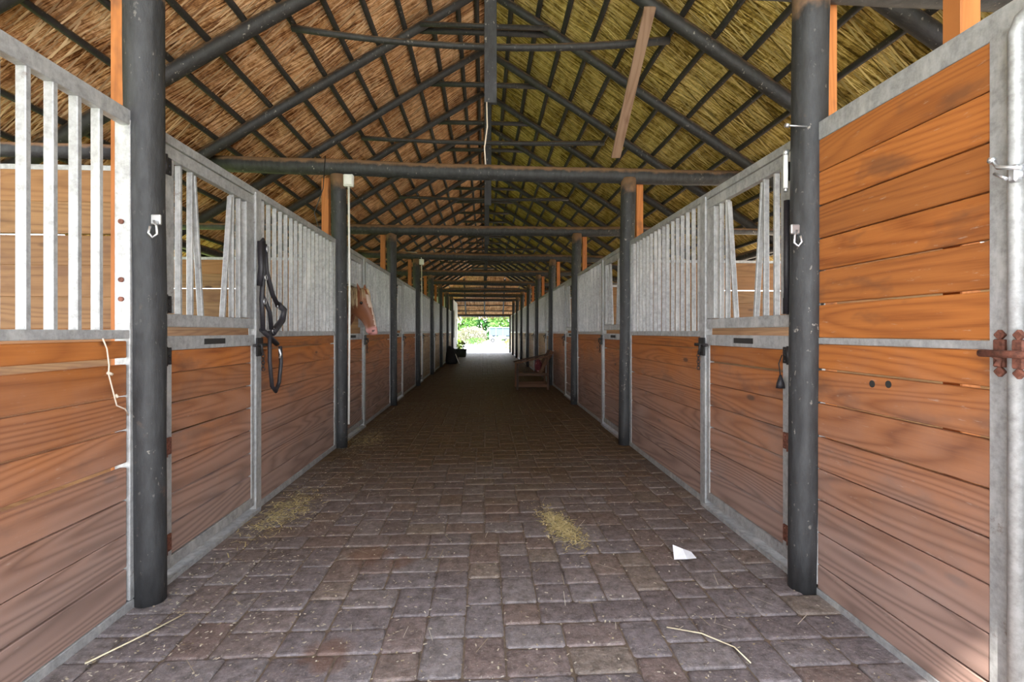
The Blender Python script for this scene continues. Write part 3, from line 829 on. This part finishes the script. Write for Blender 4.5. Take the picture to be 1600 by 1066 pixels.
m.tube([(.02, .10, 1.45), (.02, .10, 1.2), (.03, .12, 1.0), (.03, .19, .95), (.03, .26, 1.02), (.03, .30, 1.18), (.03, .28, 1.32)], .016, 10); m.build('lead_rope', BLACKLEATHER, t)
m = MB()
for y, z in ((.05, 2.10), (.02, 1.87), (.0, 1.68), (.26, 1.66), (.16, 1.45)):
    m.tube([(.025 , y + .02 * math.cos(a), z + .022 * math.sin(a)) for a in [2 * PI * q / 10 for q in range(11)]], .004, 6, cap=False)
m.tube([(.03, .26, 1.30), (.035, .28, 1.25), (.03, .27, 1.22)], .008, 8)
m.build('buckles', ZINC, t)

# ------------------------------------------------------------------ loose things on the floor
m = MB()
P = [(-.075, -.03, .0), (.0, -.055, .012), (.075, -.02, .0), (.06, .03, .02), (.0, .02, .045), (-.05, .06, .055)]
m._add([tuple(p) for p in P], [(0, 1, 4, 5), (1, 2, 3, 4)], P, .5)
o = m.build('paper_scrap', PAPER, None, (1.27, 3.12, .004)); md = o.modifiers.new('s', 'SOLIDIFY'); md.thickness = .0008
tag(o, 'crumpled white paper scrap lying on the pavers', 'paper')
rs = random.Random(21)
def scatter(m, pts, lmin, lmax, wmin=.001, wmax=.003, zmax=.006):
    for (x, y, z) in pts:
        a = rs.uniform(0, PI); L = rs.uniform(lmin, lmax) / 2; w_ = rs.uniform(wmin, wmax)
        dx, dy = math.cos(a), math.sin(a); z0 = z + rs.uniform(.002, zmax); z1 = z + rs.uniform(.002, zmax)
        m._add([(x - dx * L - dy * w_, y - dy * L + dx * w_, z0), (x - dx * L + dy * w_, y - dy * L - dx * w_, z0), (x + dx * L + dy * w_, y + dy * L - dx * w_, z1), (x + dx * L - dy * w_, y + dy * L + dx * w_, z1)], [(0, 1, 2, 3)], [(0, 0, 0)] * 4, rs.random())
m = MB()
pts = []
for _ in range(1100):
    a = rs.gauss(0, 1); b2 = rs.gauss(0, 1); pts.append((.56 + .05 * a + .04 * b2, 3.65 - .17 * b2 + .03 * a, max(0, .016 - .006 * (a * a + b2 * b2)) * rs.random()))
scatter(m, pts, .008, .055, .0015, .0035, .012); tag(m.build('hay_heap', STRAWM), 'small scattered heap of hay in the middle of the aisle', 'hay', kind='stuff')
for (cx, cyy, sx_, sy_, n, nm) in ((-1.60, 4.1, .09, .28, 700, 'hay litter at the foot of the first left door'), (-1.55, 6.75, .12, .25, 350, 'hay litter beside the second left post')):
    m = MB(); pts = [(min(2, max(-1.78, cx + rs.gauss(0, sx_))), cyy + rs.gauss(0, sy_), 0) for _ in range(n)]
    scatter(m, pts, .01, .07, .001, .003, .012); tag(m.build('hay_litter', STRAWM), nm, 'hay', kind='stuff')
m = MB(); pts = []
for _ in range(5200):
    y = 1.3 + 9 * rs.random() ** 1.3; x = rs.uniform(-1.75, 1.75)
    if rs.random() < .35: x = -1.75 + abs(rs.gauss(0, .5))
    pts.append((x, y, 0))
scatter(m, pts, .005, .020, .0016, .0045, .005)
pts = [(rs.uniform(-1.7, 1.7), 1.3 + 5 * rs.random(), 0) for _ in range(160)]; scatter(m, pts, .04, .16, .0009, .002, .006)
tag(m.build('straw_litter', LITTER), 'fine chips of straw strewn over the paved aisle', 'straw', kind='stuff')
m = MB(); m.tube([(.88, 2.37, .012), (1.02, 2.30, .02), (1.13, 2.20, .014), (1.15, 2.10, .008)], .003, 6)
tag(m.build('straw_stalk', HAYPALE), 'long bent straw stalk on the pavers near the right boards', 'straw')
m = MB(); m.tube([(-1.72, 2.25, .01), (-1.6, 2.42, .02), (-1.52, 2.62, .01)], .0035, 6)
tag(m.build('straw_stalk', HAYPALE), 'long straw stalk on the pavers beside the nearest left panel', 'straw')

# lounge chair with red cushion
t = thing('slatted_chair', (1.24, 12.75, 0), 'dark slatted wooden lounge chair with red cushion by the right stalls', 'chair')
fx, bx_ = -.42, .30
m = MB()
for i in range(5): m.box((fx + .1 + i * .11, 0, .42 - i * .015), (.09, .62, .022))
m.build('seat', DARKWOOD, t)
m = MB()
for i in range(6):
    y = -.30 + i * .12
    a = Vector((.12, y, .38)); b_ = Vector((.46, y, .98 - .01 * abs(i - 2.5))); d = b_ - a
    m.box((a + b_) / 2, (.02, .085, d.length), d.to_track_quat('Z', 'Y').to_matrix())
m.box((.40, 0, .86), (.03, .72, .06)); m.build('backrest', DARKWOOD, t)
for sy_ in (-1, 1):
    m = MB(); a = Vector((-.48, sy_ * .36, .66)); b_ = Vector((.44, sy_ * .36, .86)); d = b_ - a
    m.box((a + b_) / 2, (.10, .035, d.length), d.to_track_quat('Z', 'Y').to_matrix()); m.build('armrest', DARKWOOD, t)
    for x, h in ((-.42, .66), (.34, .80)):
        m = MB(); m.box((x, sy_ * .34, h / 2), (.05, .05, h)); m.build('leg', DARKWOOD, t)
    m = MB(); m.box((-.04, sy_ * .34, .10), (.8, .04, .07)); m.box((-.04, sy_ * .34, .38), (.8, .035, .07)); m.build('rail', DARKWOOD, t)
m = MB(); m.ball((.13, -.10, .58), (.10, .25, .17), 16, 10); 
def cush():
    mm, t_, b_ = nodes('red_floral_cloth')
    v = N(t_, 'ShaderNodeTexVoronoi'); v.inputs['Scale'].default_value = 9; t_.links.new(objc(t_), v.inputs['Vector'])
    t_.links.new(ramp(t_, v.outputs['Distance'], [(.2, (.45, .32, .30)), (.34, (.20, .03, .035)), (.7, (.09, .012, .018))]), b_.inputs['Base Color']); b_.inputs['Roughness'].default_value = .9
    return mm
m.build('cushion', cush(), t)

# dark feed bucket covered with a sack, white stick
t = thing('feed_sack', (-1.50, 22.9, 0), 'dark full sack standing against the far left stalls', 'sack')
m = MB(); m.tube([(0, 0, 0), (0, 0, .12), (.0, 0, .35), (-.02, 0, .55), (-.10, .02, .72), (-.14, .02, .80)], [.24, .28, .27, .22, .12, .03], 16, wob=.25); m.build('body', simple('dark_sack', (.02, .02, .022), .9, 0, .3), t)
m = MB(); m.tube([(.36, -.18, .0), (.20, -.34, .45)], .02, 8); tag(m.build('white_stick', WHITEPL, None, (-1.50, 22.9, 0)), 'short white stick leaning against the dark sack', 'stick')
# planter
t = thing('stone_planter', (-1.36, 28.9, 0), 'dark round planter with yellow-green plant by the far white wall', 'planter')
m = MB(); m.tube([(0, 0, 0), (0, 0, .1), (0, 0, .42), (0, 0, .47), (0, 0, .45)], [.28, .31, .34, .36, .30], 20); m.build('pot', simple('dark_stone', (.06, .07, .06), .9, 0, .3), t)
def leaves(m, c, r, n, L, rd, up=.3):
    for _ in range(n):
        while True:
            p = Vector((rd.uniform(-1, 1), rd.uniform(-1, 1), rd.uniform(-1, 1)))
            if .35 < p.length < 1: break
        q = Vector((c[0] + p.x * r[0], c[1] + p.y * r[1], c[2] + p.z * r[2]))
        d = (Vector((p.x, p.y, p.z + up)) + Vector((rd.gauss(0, .5), rd.gauss(0, .5), rd.gauss(0, .5)))).normalized(); sd_ = d.cross(Vector((rd.random(), rd.random(), rd.random()))).normalized()
        l = L * rd.uniform(.6, 1.3); w_ = l * .28
        m._add([tuple(q), tuple(q + d * l * .5 + sd_ * w_), tuple(q + d * l), tuple(q + d * l * .5 - sd_ * w_)], [(0, 1, 2, 3)], [tuple(q)] * 4, rd.random())
def leafm(name, a, b_):
    mm, t_, bs = nodes(name); t_.links.new(ramp(t_, attr(t_, 'rnd', 'Fac'), [(0, a), (1, b_)]), bs.inputs['Base Color']); bs.inputs['Roughness'].default_value = .6
    return mm
LIME = leafm('lime_leaves', (.16, .30, .02), (.50, .62, .08)); GREEN = leafm('green_leaves', (.012, .075, .014), (.07, .24, .045)); CREAM = leafm('cream_blossom', (.13, .14, .07), (.38, .34, .28)); MIDG = leafm('mid_leaves', (.06, .18, .03), (.22, .40, .10))
rd = random.Random(9)
m = MB(); leaves(m, (0, 0, .66), (.22, .22, .25), 220, .12, rd); m.build('foliage', LIME, t)

# ------------------------------------------------------------------ beyond the doorway
t = thing('flowering_bush', (-1.5, 60, 0), 'big round pale flowering bush beyond the doorway', 'bush')
m = MB(); leaves(m, (0, 0, 1.0), (1.75, 1.5, 1.0), 2600, .22, rd); m.build('blossom', CREAM, t)
m = MB(); leaves(m, (.5, -1.35, .35), (1.2, .5, .32), 420, .2, rd); m.build('foliage', MIDG, t)
for i, (x, y, r, lab) in enumerate(((2.0, 41, .35, 'small lime shrub at the right side of the doorway'), (-1.95, 37.5, .3, 'small lime shrub at the left side of the doorway'))):
    t = thing('lime_shrub', (x, y, 0), lab, 'shrub'); m = MB(); leaves(m, (0, 0, .4), (r, r, .42), 300, .14, rd); m.build('foliage', LIME, t)
# utility cart seen from the side
t = thing('golf_cart', (2.1, 70, 0), 'pale blue-white golf cart with clear side curtains parked outside', 'golf cart')
CWH = simple('cart_white', (.25, .28, .33), .4); CBL = simple('clear_curtain', (.07, .11, .18), .2); TYRE = simple('tyre_black', (.02, .02, .022), .8)
m = MB(); m.box((0, 0, .62), (2.9, 1.15, .35), ch=.08); m.box((-1.25, 0, .85), (.5, 1.1, .35), ch=.1); m.box((.35, 0, .85), (1.1, 1.05, .2), ch=.05); m.build('body', CWH, t)
m = MB(); m.box((0, 0, 2.06), (3.1, 1.3, .12), ch=.05); m.build('roof', CWH, t)
for x in (-1.4, -.5, .45, 1.4):
    for y in (-.56, .56):
        m = MB(); m.box((x, y, 1.4), (.06, .05, 1.3)); m.build('roof_post', CWH, t)
m = MB(); m.box((0, .5, 1.42), (2.8, .02, 1.1)); m.box((-.02, -.52, 1.45), (2.8, .02, .95)); m.build('side_curtain', CBL, t)
for x in (-.95, .95):
    for y in (-.5, .5):
        m = MB(); m.tube([(x, y - .1, .28), (x, y + .1, .28)], .28, 18); m.tube([(x, y - .11, .28), (x, y + .11, .28)], .12, 10, mat=1); m.build('wheel', [TYRE, CWH], t)
# trees
def tree(x, y, h, r, mat, label, nl=1500):
    t = thing('broadleaf_tree', (x, y, 0), label, 'tree', 'trees beyond the doorway')
    m = MB(); m.tube([(0, 0, 0), (.1, 0, h * .3), (0, .1, h * .7)], [.22, .17, .08], 8); m.build('trunk', GREYBOARD, t)
    m = MB(); leaves(m, (0, 0, h * .52), (r, r * .7, h * .50), nl, .75, rd, .1); m.build('crown', mat, t)
for i, (x, y, h, r) in enumerate(((-8.5, 84, 8, 3.4), (-4.2, 82, 7, 3.0), (-.4, 86, 8.5, 3.2), (3.4, 83, 7.5, 2.6), (9.6, 84, 8, 3.0), (14.6, 86, 9, 3.5))):
    tree(x, y, h, r * .9, GREEN if i % 2 == 0 else MIDG, f'dense green tree beyond the doorway, {ORD[i].replace("nearest", "first")} counted from the left', 1500)

# ------------------------------------------------------------------ horse
def loft(m, secs, seg=20):
    """secs: (centre, lateral half-width, depth half-width, lateral dir, depth dir)"""
    vs = []
    for c, a, b, l, d in secs:
        for k in range(seg):
            th = 2 * PI * k / seg; vs.append(tuple(Vector(c) + Vector(l) * a * math.cos(th) + Vector(d) * b * math.sin(th)))
    fs = []
    for i in range(len(secs) - 1):
        for k in range(seg):
            k2 = (k + 1) % seg; fs.append((i * seg + k, i * seg + k2, (i + 1) * seg + k2, (i + 1) * seg + k))
    fs += [tuple(range(seg))[::-1], tuple((len(secs) - 1) * seg + k for k in range(seg))]
    m._add(vs, fs, vs, .5, True)
def horse():
    root = thing('horse', (-1.86, post_y(-1, 1) + .70, 0), 'chestnut horse with pale mane and blaze looking out of its stall', 'horse')
    hm = MB()
    az = math.radians(-24)
    fwd = Vector((math.cos(az), math.sin(az), 0))
    ax = (Vector((0, 0, -1)) + fwd * .30).normalized()
    n = (fwd - ax * fwd.dot(ax)).normalized(); l = ax.cross(n)
    poll = Vector((.14, .0, 1.99)); HL = .62
    prof = [(-.05, .06, .065), (.03, .095, .105), (.12, .112, .150), (.24, .118, .185), (.36, .106, .180), (.48, .080, .142), (.62, .062, .108), (.78, .055, .088), (.90, .062, .088), (.98, .050, .066), (1.02, .028, .035)]
    loft(hm, [(poll + ax * HL * t_ + n * (.02 * math.sin(t_ * 3) - b + .10), a, b, l, n) for t_, a, b in prof])
    # neck and trunk
    path = [((.10, .02, 1.87), .09, .19), ((.05, .12, 1.79), .11, .25), ((-.02, .26, 1.74), .13, .28), ((-.25, .42, 1.69), .15, .30), ((-.70, .52, 1.58), .17, .31), ((-1.0, .58, 1.42), .22, .36)]
    secs = []
    for (c, a, b) in path: secs.append((c, a, b, (.1, 1, 0), (.35, -.03, .94)))
    loft(hm, secs)
    trunk = [((-.80, .56, 1.28), .16, .22), ((-.95, .64, 1.26), .25, .34), ((-1.17, .82, 1.24), .30, .37), ((-1.42, 1.05, 1.24), .31, .36), ((-1.67, 1.30, 1.28), .29, .34), ((-1.86, 1.48, 1.30), .24, .28), ((-1.97, 1.58, 1.30), .12, .16)]
    loft(hm, [(c, a, b, (.7, .71, 0), (0, 0, 1)) for c, a, b in trunk])
    for (x, y, f_) in ((-1.07, .56, 1), (-.87, .78, 1), (-1.86, 1.25, 0), (-1.64, 1.47, 0)):
        if f_: L = [((x, y, 1.25), .12), ((x + .02, y, .95), .085), ((x, y, .62), .055), ((x, y, .55), .058), ((x, y, .30), .038), ((x + .02, y, .14), .045), ((x + .05, y, .07), .055), ((x + .05, y, .0), .062)]
        else: L = [((x, y, 1.3), .18), ((x + .06, y, .98), .13), ((x - .04, y, .72), .075), ((x - .12, y, .60), .062), ((x - .10, y, .35), .042), ((x - .06, y, .15), .046), ((x - .02, y, .07), .055), ((x - .02, y, 0), .062)]
        loft(hm, [(c, r, r, (0, 1, 0), (1, 0, 0)) for c, r in L], 12)
    # ears
    for sg in (-1, 1):
        b0 = poll + l * .055 * sg + n * .02 - ax * .0
        tip = b0 - ax * .135 + l * .035 * sg + n * .02
        pts = [b0 + (tip - b0) * q for q in (-.1, .15, .4, .7, 1)]
        loft(hm, [(p, a, b, l, n) for p, a, b in zip(pts, (.02, .032, .034, .022, .005), (.018, .022, .020, .013, .004))], 12)
    # nostril rims / jaw
    tmp = hm.build('tmp_body', STEEL)
    rm = tmp.modifiers.new('r', 'REMESH'); rm.mode = 'VOXEL'; rm.voxel_size = .014
    sm = tmp.modifiers.new('s', 'SMOOTH'); sm.factor = .5; sm.iterations = 5
    dg = bpy.context.evaluated_depsgraph_get()
    me = bpy.data.meshes.new_from_object(tmp.evaluated_get(dg)); bpy.data.objects.remove(tmp)
    me.name = 'horse_body'
    ca = me.color_attributes.new('coat', 'FLOAT_COLOR', 'POINT')
    for v in me.vertices:
        p = v.co - poll; t_ = p.dot(ax) / HL; lat = p.dot(l); dep = p.dot(n)
        c = Vector((.19, .062, .022))
        c = c * (1 + .25 * noise.noise(v.co * 6))
        if v.co.x > -.3 and v.co.z > 1.3:
            wob = .010 * noise.noise(v.co * 25)
            bw = .030 + .012 * math.sin(t_ * 6) if t_ < .4 else .018
            if .10 < t_ < .85 and abs(lat + wob) < bw and dep > .02: c = Vector((.52, .40, .33))
            if t_ > .82: c = c.lerp(Vector((.46, .20, .18)), min(1, (t_ - .82) / .06))
            d2 = (v.co - (poll + ax * HL * .93 + n * .03)).length
            for sg in (-1, 1):
                if (v.co - (poll + ax * HL * .93 + n * .075 + l * .042 * sg)).length < .017: c = Vector((.05, .02, .02))
            if .86 < t_ and abs(t_ - .97) < .012 and dep < .04: c = Vector((.2, .08, .07))
        if v.co.z < .07: c = Vector((.06, .05, .04))
        ca.data[v.index].color = (*c, 1)
    for p in me.polygons: p.use_smooth = True
    mt, t_, b_ = nodes('horse_coat'); t_.links.new(attr(t_, 'coat', 'Color'), b_.inputs['Base Color']); b_.inputs['Roughness'].default_value = .55
    me.materials.clear(); me.materials.append(mt)
    o = bpy.data.objects.new('body', me); col.objects.link(o); o.parent = root
    EY = simple('eye', (.01, .006, .004), .08)
    for sg in (-1, 1):
        m = MB(); m.ball(tuple(poll + ax * HL * .27 + l * .098 * sg + n * .035), (.022, .022, .022)); m.build('eye', EY, root)
    HR = leafm('flaxen_hair', (.20, .12, .06), (.50, .37, .22))
    m = MB(); rh = random.Random(4)
    def strand(p0, d0, L, g_=.6):
        pts = []; p = Vector(p0); d = Vector(d0).normalized()
        for i in range(6): pts.append(tuple(p)); p = p + d * L / 5; d = (d + Vector((0, 0, -g_)) + Vector((rh.gauss(0, .1), rh.gauss(0, .1), 0))).normalized()
        m.tube(pts, [.007, .0075, .007, .006, .005, .002], 5)
    for _ in range(70):   # forelock
        strand(poll + l * rh.uniform(-.06, .06) + n * rh.uniform(.03, .085) - ax * .035, n * .35 + ax * .8 + l * rh.uniform(-.5, .5), rh.uniform(.10, .20), .9)
    crest = [Vector((.10, -.03, 2.05)), Vector((.02, .05, 2.05)), Vector((-.08, .22, 2.02)), Vector((-.30, .40, 1.99)), Vector((-.70, .48, 1.89))]
    for _ in range(420):  # mane falling on the near side
        q = rh.random() ** 1.3 * 3.99; i = int(q); p = crest[i].lerp(crest[i + 1], q - i)
        strand(p + Vector((-.75, -.66, 0)) * rh.uniform(.03, .10) + Vector((0, 0, rh.gauss(0, .01) - .02)), (rh.uniform(-.5, .4), -.8, .1), rh.uniform(.28, .50), .45)
    m.build('mane', HR, root)
    m = MB()
    for _ in range(60): strand(Vector((-2.0, 1.61, 1.45)) + Vector((rh.gauss(0, .02), rh.gauss(0, .03), rh.gauss(0, .03))), (-.2, .2, -.5), rh.uniform(.5, .85), .6)
    m.build('tail', HR, root)
    return root
horse()
